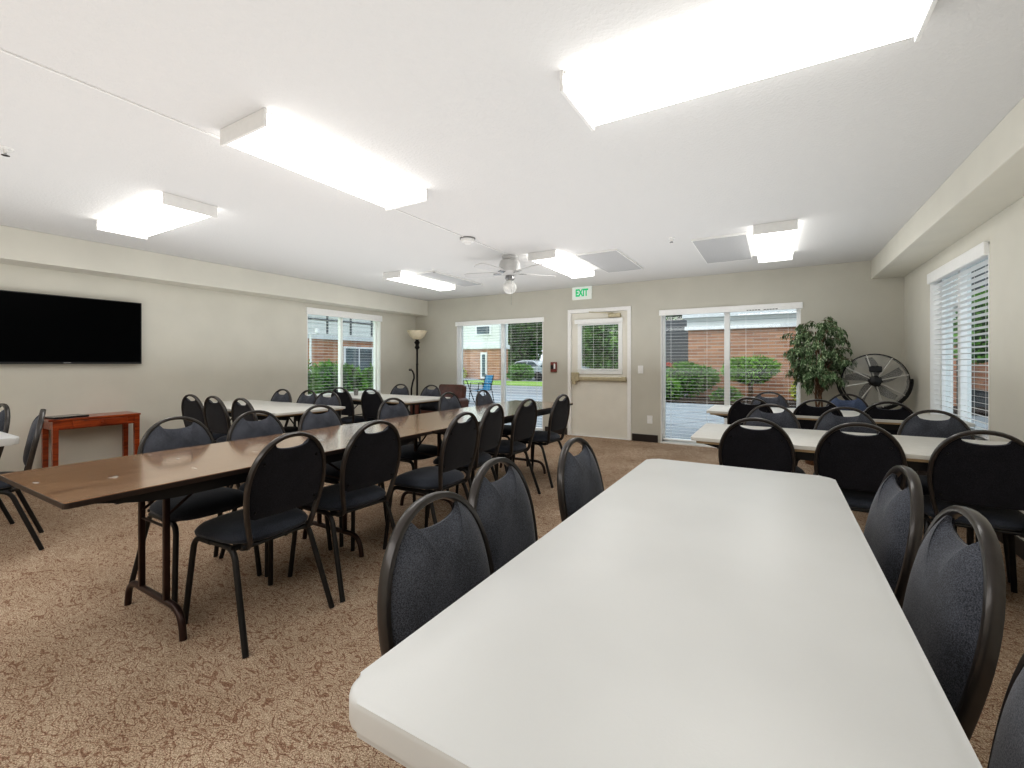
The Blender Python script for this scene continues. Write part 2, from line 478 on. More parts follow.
for k in range(11):
    if k != 5: MB().box(.26+k*.034, .284+k*.034, -.0315, -.029, -.066, -.057).build('vent_slot', M['black'], b2)
blind(WL, mL, 'white slat blind in the window of the television wall', .66, .048, .036, 0, .11)
blind(WR, mR, 'white slat blind with wide slats in the right-hand wall window', .64, .048, .050, -10, .10, over=-.005)

# ------------------------------------------------------------------ exit door
dr = struct(MB().build('door_1', None)) if False else None
b = MB()
a0, a1, _, z1 = D
for (p, q, zt) in ((a0-.045, a0+.012, z1+.05), (a1-.012, a1+.045, z1+.05)): b.box(p, q, YB-.02, YB+TH, 0, zt, .004)
b.box(a0-.045, a1+.045, YB-.0205, YB+TH, z1-.012, z1+.0505, .004)
b.box(a0, a1, YB-.005, YB+TH, 0, .012)
dframe = struct(b.build('door_1', M['trim']))
dl = MB()
x0, x1 = a0+.014, a1-.014; y0, y1 = YB+.03, YB+.075
wx0, wx1, wz0, wz1 = -2.80, -2.11, 1.05, 1.85
dl.box(x0, wx0, y0, y1, .014, z1-.014); dl.box(wx1, x1, y0, y1, .014, z1-.014)
dl.box(wx0, wx1, y0, y1, .014, wz0); dl.box(wx0, wx1, y0, y1, wz1, z1-.014)
dleaf = dl.build('door_leaf', M['door'], dframe)
b = MB()
for (p, q, r, s, e) in ((wx0-.03, wx0+.035, wz0-.03, wz1+.03, 0), (wx1-.035, wx1+.03, wz0-.03, wz1+.03, 0), (wx0-.029, wx1+.029, wz0-.029, wz0+.035, .001), (wx0-.029, wx1+.029, wz1-.035, wz1+.029, .001)):
    b.box(p, q, y0-.018+e, y0+.03-e, r, s, .004)
b.build('vision_frame', M['vinyl'], dleaf)
MB().box(wx0, wx1, y0+.02, y0+.026, wz0, wz1).build('glass_pane', M['glass'], dleaf)
b = MB()                                              # panic bar
zb = .945
b.box(x0+.02, x1-.03, y0-.055, y0-.012, zb-.028, zb+.028, .008)
b.box(x1-.09, x1-.02, y0-.062, y0, zb-.036, zb+.036, .008)
bar = b.build('panic_bar', M['brass'], dleaf)
MB().box(x0+.01, x0+.14, y0-.07, y0, zb-.045, zb+.10, .01).build('latch_case', M['brass'], dleaf)
MB().lathe([(.0, -.07), (.03, -.068), (.034, -.05), (.02, -.03), (.02, 0)], (x0+.075, y0-.05, zb-.065), 20, 'y').build('door_knob', M['brass'], dleaf, True)
b = MB().box(-2.30, -2.10, y0-.055, y0, 1.925, 1.985, .01)
b.tube([(-2.22, y0-.03, 1.99), (-2.40, y0-.10, 2.0), (-2.62, y0-.045, 2.03)], .008, 8)
b.build('door_closer', M['brass'], dleaf)
b = MB().box(wx0-.01, wx1+.01, y0-.03, y0-.0185, wz0-.115, wz0-.045, .003)
b.build('lower_trim', M['door'], dleaf)
dblind = blind((wx0-.05, wx1+.03, wz0, wz1+.05), lambda a, o, z: (a, y0-.05+o*.4, z), 'small white slat blind on the exit door window', wz0+.04, .04, .04, 0, .07, .02, .02, 4)

# ------------------------------------------------------------------ stacking banquet chair
def chair_proto():
    root = thing('banquet_chair', '', 'chair', group='charcoal banquet chairs')
    LEAN = math.radians(10.5); YB0, ZB0 = -.168, .43
    SMAX, S0, WM = .458, .225, .187
    def bp(x, s, d=0):     # back-plane point; d = forward offset
        return Vector((x, YB0 - s*math.sin(LEAN) + d*math.cos(LEAN), ZB0 + s*math.cos(LEAN) + d*math.sin(LEAN)))
    def half(s):           # hoop centreline half width at height s
        if s <= S0: return WM - .040*((S0-s)/S0)**1.6
        t = (s-S0)/(SMAX-S0); return WM*(1-t**2.15)**(1/2.15)
    # right side of the hoop, bottom to top
    side = [(half(s), s) for s in [i*S0/7 for i in range(8)]]
    for i in range(1, 13):
        a = i/12*PI/2
        side.append((WM*max(0, math.cos(a))**(2/2.15), S0+(SMAX-S0)*math.sin(a)**(2/2.15)))
    side[-1] = (0, SMAX)
    hook = [Vector((half(0), -.055, .402)), Vector((half(0), -.115, .397)), Vector((half(0), -.152, .408))]
    path = [*hook] + [bp(x, s) for x, s in side] + [bp(-x, s) for x, s in side[-2::-1]] + [Vector((-h.x, h.y, h.z)) for h in hook[::-1]]
    # section: flat across (radial) .011, deep .016
    b = MB(); n = 12; rings = []
    nrm = Vector((0, math.cos(LEAN), math.sin(LEAN)))
    for i, p in enumerate(path):
        t = (path[min(i+1, len(path)-1)] - path[max(i-1, 0)]).normalized()
        if i < 3 or i > len(path)-4: u = Vector((0, .3, .95))
        else: u = nrm
        u = (u - t*u.dot(t)).normalized(); w = t.cross(u)
        ring = []
        for k in range(n):
            a = k*2*PI/n; ca, sa = math.cos(a), math.sin(a)
            f = lambda v: math.copysign(abs(v)**.65, v)
            ring.append(b.bm.verts.new(p + w*f(ca)*.0095 + u*f(sa)*.014))
        rings.append(ring)
    for A, B in zip(rings, rings[1:]):
        for k in range(n): b.bm.faces.new((A[k], A[(k+1) % n], B[(k+1) % n], B[k]))
    b.bm.faces.new(rings[0][::-1]); b.bm.faces.new(rings[-1])
    b.build('back_frame', M['frame'], root, True)
    # pad outline: follows the hoop, concave dip at the top = hand slot
    inset = .0085; s_b, s_t = .102, .400
    def w_in(s):
        d = .012
        return half(s)-inset
    out = [(-w_in(s_b)+.02, s_b-.004), (0, s_b-.008), (w_in(s_b)-.02, s_b-.004)]
    K = 16
    right = [(w_in(s_b+.008+(s_t-s_b-.008)*i/K), s_b+.008+(s_t-s_b-.008)*i/K) for i in range(K+1)]
    xt = right[-1][0]
    # little shoulder then the dip
    extra = [(half(.412)-inset-.002, .412), (half(.420)-inset-.004, .421), (half(.425)-inset-.010, .4265)]
    xs = extra[-1][0]
    dip = [(xs*math.cos(PI*i/14), .4265-.031*math.sin(PI*i/14)**.8) for i in range(1, 14)]
    outline = right + extra + dip + [(-x, s) for x, s in extra[::-1]] + [(-x, s) for x, s in right[::-1]] + [(-w_in(s_b)+.02, s_b-.004), (0, s_b-.008), (w_in(s_b)-.02, s_b-.004)]
    cx, cs = 0, .24
    def pad(name, mat, base, thick, power, back, shrink=0):
        b = MB(); rho = [0, .25, .45, .62, .74, .83, .90, .95, .98, 1.0]
        cen = b.bm.verts.new(bp(cx, cs, base + (thick if not back else -thick)))
        prev = None; sgn = -1 if back else 1
        for q in rho[1:]:
            ring = []
            for x, s in outline:
                h = thick*(1-q**power)
                px, ps = cx+(x-cx)*q*(1-shrink), cs+(s-cs)*q*(1-shrink)
                ring.append(b.bm.verts.new(bp(px, ps, base+sgn*h)))
            m = len(ring)
            for k in range(m):
                if prev is None: b.bm.faces.new((cen, ring[k], ring[(k+1) % m]))
                else: b.bm.faces.new((prev[k], ring[k], ring[(k+1) % m], prev[(k+1) % m]))
            prev = ring
        low = [b.bm.verts.new(bp(x*(1-shrink), cs+(s-cs)*(1-shrink), 0)) for x, s in outline]
        m = len(low)
        for k in range(m): b.bm.faces.new((prev[k], low[k], low[(k+1) % m], prev[(k+1) % m]))
        cc = b.bm.verts.new(bp(cx, cs, 0))
        for k in range(m): b.bm.faces.new((low[k], cc, low[(k+1) % m]))
        return b.build(name, mat, root, True)
    pad('back_pad', M['pad'], .008, .031, 5, False)
    pad('back_panel', M['panel'], -.004, .0045, 8, True, .012)
    for x, s in ((-.128, .345), (.128, .345), (-.145, .135), (.145, .135)):
        c = bp(x, s, -.0095)
        MB().lathe([(0, -.004), (.0045, -.0035), (.0062, 0), (.0062, .004)], c, 12, 'y').build('screw', M['screw'], root, True)
    # seat
    b = MB(); m = 40
    def so(k):
        a = k*2*PI/m; ca, sa = math.cos(a), math.sin(a); e = 2/3.4
        x = .208*math.copysign(abs(ca)**e, ca); y = .205*math.copysign(abs(sa)**e, sa)
        x *= 1 + .10*(y/.205)*.6     # wider at the front
        return x, y+.035
    prof = [(.0, .487), (.3, .486), (.55, .482), (.75, .475), (.88, .465), (.96, .452), (1.0, .438), (.985, .424), (.93, .417), (.5, .415), (0, .415)]
    prev = None
    for q, z in prof:
        if q == 0:
            v = b.bm.verts.new((0, .035, z))
            if prev: 
                for k in range(m): b.bm.faces.new((prev[k], v, prev[(k+1) % m]))
            else: first = v; prev = None
            last = v; continue
        ring = []
        for k in range(m):
            x, y = so(k); yy = (y-.035)*q
            wf = -.012*max(0, (yy/.205))**2 if z > .42 else 0     # waterfall front
            ring.append(b.bm.verts.new((x*q, .035+yy, z+wf)))
        if prev is None:
            for k in range(m): b.bm.faces.new((first, ring[k], ring[(k+1) % m]))
        else:
            for k in range(m): b.bm.faces.new((prev[k], ring[k], ring[(k+1) % m], prev[(k+1) % m]))
        prev = ring
    b.build('seat', M['seat'], root, True)
    # seat frame rails
    b = MB()
    for sx in (-1, 1):
        b.tube([(sx*.178, -.10, .402), (sx*.184, .13, .402)], .0115, 10)
    b.tube([(-.178, -.105, .400), (.178, -.105, .400)], .009, 8)
    b.tube([(-.182, .12, .400), (.182, .12, .400)], .009, 8)
    b.tube([(-.172, -.150, .408), (.172, -.150, .408)], .0085, 8)
    b.build('seat_frame', M['legs'], root, True)
    for sx in (-1, 1):
        pts = bez([((sx*.184, .06, .402), 0), ((sx*.184, .195, .402), .055), ((sx*.208, .235, .0), 0)], 7)
        MB().tube(pts, .0125, 12).build('leg', M['legs'], root, True)
        pts = bez([((sx*.179, -.03, .402), 0), ((sx*.179, -.105, .402), .055), ((sx*.212, -.245, .0), 0)], 7)
        MB().tube(pts, .0125, 12).build('leg', M['legs'], root, True)
    return root
proto = chair_proto()
used = [False]
def chair(tx, ty, rz, label, group, mat=None):
    """tx,ty = where the top of the back stands; rz = 0 faces +Y"""
    fx, fy = -math.sin(rz), math.cos(rz)
    loc = (tx + .25*fx, ty + .25*fy, 0)
    if not used[0]:
        used[0] = True; o = proto; o.location = loc; o.rotation_euler = (0, 0, rz); o['label'] = label; o['group'] = group
    else:
        o = copy_tree(proto, loc, rz, label, group)
    if mat:
        for c in o.children:
            if c.name.startswith('back_pad'):
                c.data = c.data.copy(); c.data.materials[0] = mat
    return o
FX, FMX, FY, FMY = -PI/2, PI/2, 0, PI      # facing +X, -X, +Y, -Y
j = lambda d: math.radians(d)
g = 'chairs on the right side of the long brown tables'
T_ = 'charcoal chair '
chair(-1.865, 1.235, FMX+j(2), T_+'with back, seat and legs fully in view, nearest right of the brown table', g)
chair(-1.86, 1.72, FMX-j(3), T_+'seen from behind, second on the right side of the brown table', g)
chair(-1.70, 2.30, FMX+j(2), T_+'seen from behind, third on the right side of the brown tables', g)
chair(-1.865, 2.91, FMX+j(5), T_+'fourth on the right side of the brown tables, half hidden by the third', g)
chair(-1.865, 3.45, FMX-j(2), T_+'fifth on the right side of the brown tables, second from the far end', g)
chair(-1.835, 4.12, FMX-j(3), T_+'at the far right end of the brown tables, nearest the exit door', g)
g = 'chairs on the left side of the long brown tables'
chair(-3.00, 1.25, FX, T_+'facing us across the brown table, nearest on its left side', g)
chair(-2.95, 1.68, FX, T_+'facing us across the brown table, second on its left side', g)
chair(-2.94, 2.15, FX+j(2), T_+'facing us across the brown table, third on its left side', g)
chair(-2.96, 2.91, FX-j(2), T_+'facing us across the brown tables, fourth on their left side, below the window', g)
chair(-3.02, 3.78, FX, T_+'facing us, fifth on the left side of the brown tables, below the armchair', g)
chair(-2.95, 4.33, FX+j(4), T_+'before the left glazed door, last on the left of the brown tables', g)
g = 'chairs on the left side of the near white table'
chair(-.705, .82, FX+j(1), T_+'nearest us on the left side of the large white table', g)
chair(-.79, 1.23, FX+j(2), T_+'second on the left side of the large white table, between two others', g)
chair(-.72, 1.73, FX-j(2), T_+'farthest on the left side of the large white table', g)
g = 'chairs on the right side of the near white table'
chair(.335, 1.75, FMX+j(3), T_+'farthest on the right side of the large white table', g)
chair(.355, 1.31, FMX+j(2), T_+'middle one on the right side of the large white table', g)
chair(.35, .80, FMX-j(2), T_+'cut off by the bottom right corner, beside the large white table', g)
g = 'chairs facing away at the nearer pale table on the right'
chair(-.10, 2.89, FY, T_+'seen from behind, leftmost of the three in front of the nearer right-hand table', g)
chair(.375, 2.93, FY-j(2), T_+'seen from behind, middle of the three in front of the nearer right-hand table', g)
chair(.835, 2.89, FY-j(4), T_+'seen from behind, rightmost of the three in front of the nearer right-hand table', g)
g = 'chairs facing us behind the nearer pale table on the right'
chair(-.03, 3.94, FMY, T_+'facing us between the two right-hand tables, leftmost of three', g)
chair(.425, 3.94, FMY, T_+'facing us between the two right-hand tables, middle of three', g)
chair(.90, 3.98, FMY, T_+'facing us between the two right-hand tables, rightmost, by the wall window', g)
g = 'chairs facing away at the farther pale table on the right'
chair(-.20, 4.62, FY, T_+'facing the glazed door, leftmost of three in front of the farther right-hand table', g)
chair(.31, 4.66, FY, T_+'below the ficus tree, middle of three in front of the farther right-hand table', g)
chair(.79, 4.68, FY, T_+'below the drum fan, rightmost of three in front of the farther right-hand table', g)
g = 'chairs behind the farther pale table on the right'
chair(-.06, 5.62, FMY, T_+'behind the farther right-hand table in front of the clipped round bush', g)
chair(.62, 5.66, FMY+j(4), 'blue-padded banquet chair behind the farther right-hand table between ficus and drum fan', g, M['bluepad'])
g = 'chairs seen from behind at the first white table by the left wall'
chair(-5.03, 2.22, FY+j(4), T_+'seen from behind, leftmost of three before the white table by the television wall', g)
chair(-4.60, 2.22, FY+j(2), T_+'seen from behind, middle of three before the white table by the television wall', g)
chair(-4.12, 2.22, FY, T_+'seen from behind, rightmost of three before the white table by the television wall', g)
g = 'chairs behind the first white table by the left wall'
chair(-5.10, 3.24, FMY+j(3), T_+'leftmost of three behind the white table by the television wall', g)
chair(-4.66, 3.28, FMY, T_+'middle of three behind the white table by the television wall', g)
chair(-4.26, 3.24, FMY+j(12), T_+'rightmost of three behind the white table by the television wall, turned slightly', g)
g = 'chairs seen from behind at the second white table by the left window'
chair(-4.83, 3.84, FY+j(3), T_+'seen from behind, left one before the white table below the left window', g)
chair(-4.27, 3.84, FY, T_+'seen from behind, right one before the white table below the left window', g)
g = 'chairs behind the second white table by the left window'
chair(-4.82, 4.92, FMY, T_+'facing us behind the far white table, left of the floor lamp', g)
chair(-4.24, 4.94, FMY, T_+'facing us behind the far white table, between floor lamp and brown armchair', g)
g = 'chairs at the white table cut off by the left edge'
chair(-4.27, 1.0, FMY-j(13), T_+'seen from the side in front of the wooden console table', g)
chair(-5.12, .98, FMY+j(4), T_+'cut off by the left edge of the view, left of the console table', g)

# ------------------------------------------------------------------ folding tables
def folding_table(name, label, loc, L, Wd, rz, style, group=None, cat='table', leg_in=.43, dx=0):
    """length along local Y, origin at centre on floor"""
    t = thing(name, label, cat, loc, rz, group)
    hx, hy = Wd/2, L/2; Zt = .74
    if style == 'plastic':
        MB().prism(round_rect(-hx, hx, -hy, hy, .045, 8), Zt-.045, Zt, bev=.009).build('tabletop', M['plastic'], t, True)
        legm, aprm, ap = M['legs'], M['legs'], False
    elif style == 'walnut':
        MB().prism(round_rect(-hx, hx, -hy, hy, .012, 3), Zt-.003, Zt).build('tabletop', M['walnut'], t)
        MB().prism(round_rect(-hx-.002, hx+.002, -hy-.002, hy+.002, .013, 3), Zt-.022, Zt-.0025, bev=.002).build('edge_band', M['darkedge'], t)
        legm, aprm, ap = M['brown_leg'], M['black_apron'], True
    else:
        MB().prism(round_rect(-hx, hx, -hy, hy, .03, 5), Zt-.022, Zt, bev=.004).build('tabletop', M['laminate'], t, True)
        MB().prism(round_rect(-hx+.006, hx-.006, -hy+.03, hy-.03, .03, 5), Zt-.036, Zt-.0225).build('edge_band', M['tan_edge'], t)
        legm, aprm, ap = M['legs'], M['black_apron'], True
    zt = Zt-.045 if style == 'plastic' else Zt-.022 if style == 'walnut' else Zt-.036
    if ap:
        for sx in (-1, 1):      # long side rails with curved ends
            x = sx*(hx-.035)
            n = 8; e = hy-.06; top = zt; dp = .048
            pts = [(-e, top)] + [(-e+.30*k/n, top-dp*math.sin(PI/2*k/n)) for k in range(1, n+1)] + [(e-.30*(n-k)/n, top-dp*math.sin(PI/2*(n-k)/n)) for k in range(0, n)] + [(e, top)]
            b = MB(); b.prism(pts, x-.008, x+.008, mapf=lambda a, c, d: (d, a, c)); b.build('apron', aprm, t)
        b = MB()
        for sy in (-1, 1): b.box(-hx+.045, hx-.045, sy*(hy-.16)-.01, sy*(hy-.16)+.01, zt-.03, zt)
        b.build('cross_rail', aprm, t)
    else:
        b = MB()
        for sx in (-1, 1): b.box(sx*(hx-.08)-.012, sx*(hx-.08)+.012, -hy+.15, hy-.15, zt-.03, zt)
        b.build('rail', aprm, t)
    for sy in (-1, 1):
        y = sy*(hy-leg_in)
        b = MB()
        for sx in (-1, 1): b.box(dx+sx*.125-.0115, dx+sx*.125+.0115, y-.012, y+.012, .115, zt-.01, .004)
        w = .262
        pts = bez([((dx-w-.02, y, 0), 0), ((dx-w, y, .125), .085), ((dx+w, y, .125), .085), ((dx+w+.02, y, 0), 0)], 8)
        b.tube(pts, .0145, 12)
        b.box(-hx+.06, hx-.06, y-.012, y+.012, zt-.022, zt-.002)
        b.build('leg_frame', legm, t, True)
        b = MB()
        for sx in (-1, 1):
            b.tube([(dx+sx*.11, y, .50), (dx+sx*.11, y-sy*.13, .60), (dx+sx*.11, y-sy*.26, zt-.01)], .0065, 8)
        b.tube([(dx-.125, y-.0, .46), (dx+.125, y, .46)], .006, 8)
        b.build('brace', legm, t, True)
    return t
near = folding_table('folding_table', 'large white plastic-topped folding table filling the foreground', (-.165, 1.315, 0), 1.80, .735, 0, 'plastic')
folding_table('folding_table', 'brown wood-grain folding table with scuffed top, nearer one of the long run', (-2.39, 1.435, 0), 1.83, .76, 0, 'walnut', 'brown folding tables', dx=-.105)
folding_table('folding_table', 'brown wood-grain folding table at the far end of the run, shining by the glazed door', (-2.39, 3.575, 0), 2.44, .76, 0, 'walnut', 'brown folding tables', dx=-.05)
folding_table('folding_table', 'pale laminate folding table on the right, nearer of the two by the wall window', (.42, 3.34, 0), 1.76, .75, PI/2, 'laminate', 'pale tables on the right')
folding_table('folding_table', 'pale laminate folding table on the right, farther one before the ficus and drum fan', (.36, 5.03, 0), 1.88, .72, PI/2, 'laminate', 'pale tables on the right')
folding_table('folding_table', 'white folding table by the television wall with three chairs on each side', (-4.82, 2.81, 0), 1.83, .76, PI/2, 'laminate', 'white tables on the left')
folding_table('folding_table', 'white folding table below the left window in front of the floor lamp', (-4.67, 4.38, 0), 1.83, .78, PI/2, 'laminate', 'white tables on the left')
folding_table('folding_table', 'white folding table cut off by the left edge, only its corner in view', (-4.95, .47, 0), 1.83, .76, PI/2, 'plastic', 'white tables on the left')

# small glasses on the far white table
for k, (x, y) in enumerate(((-5.35, 4.35), (-5.25, 4.45), (-5.14, 4.36))):
    t = tag(MB().lathe([(.026, 0), (.034, .085), (.031, .085), (.024, .006), (0, .006)], (0, 0, 0), 18).build('drinking_glass', M['chrome'], None, True, (x, y, .7405)),
        ['small grey cup on the far white table, leftmost of three', 'small grey cup on the far white table, middle of three', 'small grey cup on the far white table, rightmost of three'][k], 'cup', 'cups on the far white table')

# ------------------------------------------------------------------ left wall: television, console
t = thing('television', 'large black flat-screen television mounted on the left wall', 'television', (XL+.002, 1.655, 1.19))
MB().box(.035, .075, -.63, .63, 0, .70, .004).build('casing', M['black'], t)
MB().box(.0745, .077, -.618, .618, .022, .690).build('screen', M['screen'], t)
MB().box(0, .037, -.2, .2, .2, .5, .004).build('wall_bracket', M['black'], t)
MB().box(.0755, .0775, -.028, .028, .007, .016, .001).build('badge', M['chrome'], t)
t = thing('console_table', 'cherry wood console table with one drawer against the left wall under the television', 'table', (-6.185, 1.82, 0))
b = MB().box(-.185, .175, -.375, .352, .632, .652, .004); b.build('tabletop', M['cherry'], t)
for sx in (-1, 1):
    for sy in (-1, 1):
        cx, cy = sx*.145, sy*.322
        b = MB().tube([(cx, cy, 0), (cx, cy, .632)], [.026, .031], 4, r2=[.026, .031], up=(1, 1, 0)); b.build('leg', M['cherry'], t)
b = MB().box(.145, .160, -.315, .315, .545, .632); b.box(-.16, -.145, -.315, .315, .545, .632)
b.box(-.13, .13, -.340, -.325, .545, .632); b.box(-.13, .13, .322, .337, .545, .632); b.build('apron', M['cherry'], t)
d_ = MB().box(.158, .172, -.20, .235, .556, .624, .004).build('drawer', M['cherry'], t)
MB().lathe([(0, .03), (.011, .027), (.013, .018), (.006, .008), (.006, 0)], (.172, .02, .59), 16, 'x').build('knob', M['cherry'], d_, True)
t = thing('folder', 'thin black folder lying on the console table', 'folder', (-6.17, 1.60, .6525), .15)
b = MB().box(-.11, .11, -.13, .15, 0, .012, .003); b.build('cover', M['black'], t)
MB().box(-.10, .108, -.12, .146, .0122, .016).build('sheet', M['chrome'], t)

# ------------------------------------------------------------------ corner: floor lamp, cane, armchair
t = thing('floor_lamp', 'dark iron torchiere floor lamp with alabaster bowl in the left corner', 'lamp', (-6.02, 6.58, 0))
MB().lathe([(.14, 0), (.14, .015), (.10, .03), (.04, .05), (.022, .09)], n=32).build('base', M['lampmetal'], t, True)
MB().lathe([(.018, .05), (.018, .4), (.024, .42), (.018, .44), (.018, 1.15), (.024, 1.17), (.018, 1.19), (.018, 1.46), (.05, 1.50), (.03, 1.55), (.055, 1.60), (.028, 1.64), (.05, 1.66), (0, 1.66)], n=20).build('pole', M['lampmetal'], t, True)
MB().lathe([(.04, 1.655), (.09, 1.67), (.145, 1.72), (.18, 1.80), (.195, 1.825), (.187, 1.828), (.168, 1.80), (.135, 1.735), (.08, 1.685), (0, 1.68)], n=36).build('lamp_shade', M['lampglass'], t, True)
t = thing('walking_cane', 'thin black curved cane standing beside the floor lamp', 'cane', (-5.83, 6.22, 0))
MB().tube([(-.02, .02, 0), (-.01, 0, .45), (.0, 0, .72), (.03, 0, .84), (.065, 0, .92), (.06, 0, .99), (.025, 0, 1.05), (-.01, 0, 1.075)], .015, 8).build('shaft', M['lampmetal'], t, True)
MB().tube([(-.01, 0, 1.075), (-.05, 0, 1.075)], .02, 8).build('handle', M['black'], t, True)
t = thing('armchair', 'brown leather armchair in the back left corner by the glazed door', 'armchair', (-5.22, 6.34, 0))
MB().box(-.27, .27, -.32, .24, .20, .45, .05, seg=4).build('seat', M['leather'], t, True)
rot = Matrix.Translation((0, .28, .4)) @ Matrix.Rotation(-.14, 4, 'X') @ Matrix.Translation((0, -.28, -.4))
MB().box(-.29, .29, .20, .36, .22, .80, .05, rot=rot, seg=4).build('backrest', M['leather'], t, True)
for sx in (-1, 1):
    MB().box(sx*.36-.09, sx*.36+.09, -.36, .25, .10, .57, .05, seg=4).build('armrest', M['leather'], t, True)
for sx in (-1, 1):
    for yy in (-.28, .22): MB().box(sx*.34-.025, sx*.34+.025, yy-.025, yy+.025, 0, .12).build('leg', M['black'], t)

# ------------------------------------------------------------------ ficus and drum fan
def leaf(bm, p, d, nrm, L, Wd):
    d = d.normalized(); s = d.cross(nrm)
    if s.length < 1e-3: s = d.orthogonal()
    s.normalize(); nn = s.cross(d)
    v = [bm.verts.new(p), bm.verts.new(p+d*L*.45+s*Wd/2+nn*L*.06), bm.verts.new(p+d*L-nn*L*.10), bm.verts.new(p+d*L*.45-s*Wd/2+nn*L*.06)]
    bm.faces.new(v)
def rv():
    while True:
        v = Vector((random.uniform(-1, 1), random.uniform(-1, 1), random.uniform(-1, 1)))
        if .05 < v.length < 1: return v
def ficus():
    t = thing('ficus_tree', 'leafy green potted ficus tree in front of the right glazed door edge', 'plant', (.44, 6.42, 0))
    MB().lathe([(.13, 0), (.17, .12), (.19, .26), (.2, .3), (.18, .3), (.17, .25), (0, .25)], n=28).build('pot', M['pot'], t, True)
    MB().lathe([(.168, .26), (0, .265)], n=20).build('soil', M['soil'], t)
    b = MB(); lf = MB()
    trunks = []
    for k in range(3):
        a = k*2.1; pts = [Vector((.04*math.cos(a), .04*math.sin(a), .25))]
        for i in range(1, 9):
            z = .25+i*.165; tw = a+i*.9
            pts.append(Vector((.035*math.cos(tw), .035*math.sin(tw), z)))
        b.tube(pts, [.014-.001*i for i in range(9)], 8); trunks.append(pts)
    for k in range(135):
        v = rv().normalized()*random.uniform(.45, .95)
        wz = 1.0 if v.z > 0 else .85
        st = Vector((v.x*.25*wz, v.y*.24*wz, 1.30+v.z*.48))
        out_ = Vector((v.x, v.y*.8, 0)); out_ = out_.normalized() if out_.length > .01 else Vector((1, 0, 0))
        dirv = (out_*.8+Vector((0, 0, random.uniform(.2, .8)))+rv()*.4).normalized(); p = st.copy(); pts = [p.copy()]
        ln = random.uniform(.10, .19)
        for i in range(5):
            p = p+dirv*ln/5; dirv = (dirv+Vector((0, 0, -.34))).normalized(); pts.append(p.copy())
            for q in range(4):
                dd = dirv*.35+rv()*.55+Vector((0, 0, -.75))
                leaf(lf.bm, p+rv()*.022, dd, (rv()*.8+out_+Vector((0, -.4, .5))).normalized(), random.uniform(.065, .10), random.uniform(.022, .032))
        b.tube(pts, .0022, 4)
        if k % 3 == 0: b.tube([(0, 0, st.z-.25), st*.6+Vector((0, 0, st.z*.4-.10)), st], [.006, .004, .003], 5)
    b.build('trunk', M['bark'], t, True)
    fo = lf.build('foliage', M['leaf_ficus'], t); fo['kind'] = 'stuff'
    return t
ficus()
t = thing('drum_fan', 'round black high-velocity fan on a stand in the back right corner', 'fan', (.94, 6.33, 0))
MB().lathe([(.22, 0), (.22, .02), (.08, .04), (.03, .07)], n=32).build('base', M['black'], t, True)
MB().tube([(0, 0, .05), (0, 0, .66)], .02, 12).build('pole', M['black'], t, True)
FC = 1.0; FR = .295
b = MB(); b.tube([(math.sin(j(a))*(FR+.03), .03, FC-math.cos(j(a))*(FR+.03)) for a in range(-92, 93, 8)], .017, 8, r2=.012, up=(0, 1, 0))
b.build('yoke', M['black'], t, True)
for sx in (-1, 1): MB().lathe([(.03, -.03), (.03, .02)], (sx*(FR+.02), .03, FC), 14, 'x').build('yoke_knob', M['black'], t, True)
b = MB()                                     # short round housing
b.lathe([(FR-.008, -.035), (FR, -.042), (FR+.008, -.035), (FR+.008, .03), (FR, .035), (FR-.008, .03), (FR-.008, -.035)], (0, 0, FC), 48, 'y', False)
b.build('housing', M['black'], t, True)
b = MB()
for yy in (-.042, .036):
    for r in [.07+.0095*k for k in range(24)]:
        b.tube([(r*math.cos(j(a)), yy+(-.03 if yy < 0 else .02)*(1-r/FR), FC+r*math.sin(j(a))) for a in range(0, 360, 10)], .0016, 4, closed=True)
    for k in range(8):
        a = k*PI/4+.25
        b.tube([(.06*math.cos(a), yy+(-.03 if yy < 0 else .02), FC+.06*math.sin(a)), (FR*math.cos(a), yy, FC+FR*math.sin(a))], .0065, 6)
b.build('grille', M['wire'], t, True)
MB().lathe([(0, -.10), (.04, -.098), (.055, -.085), (.055, .02), (0, .03)], (0, 0, FC), 24, 'y').build('motor_hub', M['black'], t, True)
MB().box(-.055, .055, -.11, -.06, FC+.10, FC+.165, .012).build('control_box', M['black'], t)
for k in range(5):
    a = k*2*PI/5+.15; b = MB()
    n = 6
    lo = []; hi = []
    for i in range(n+1):
        r = .05+.215*i/n; w = .035+.045*math.sin(PI*min(1, i/n*.75+.1)); sw = .35*i/n
        for sgn, arr in ((-1, lo), (1, hi)):
            ang = a+sw+sgn*w/r*.55
            arr.append(b.bm.verts.new((r*math.cos(ang), .01+sgn*.022, FC+r*math.sin(ang))))
    for i in range(n): b.bm.faces.new((lo[i], lo[i+1], hi[i+1], hi[i]))
    b.build('blade', M['fanblade'], t, True)

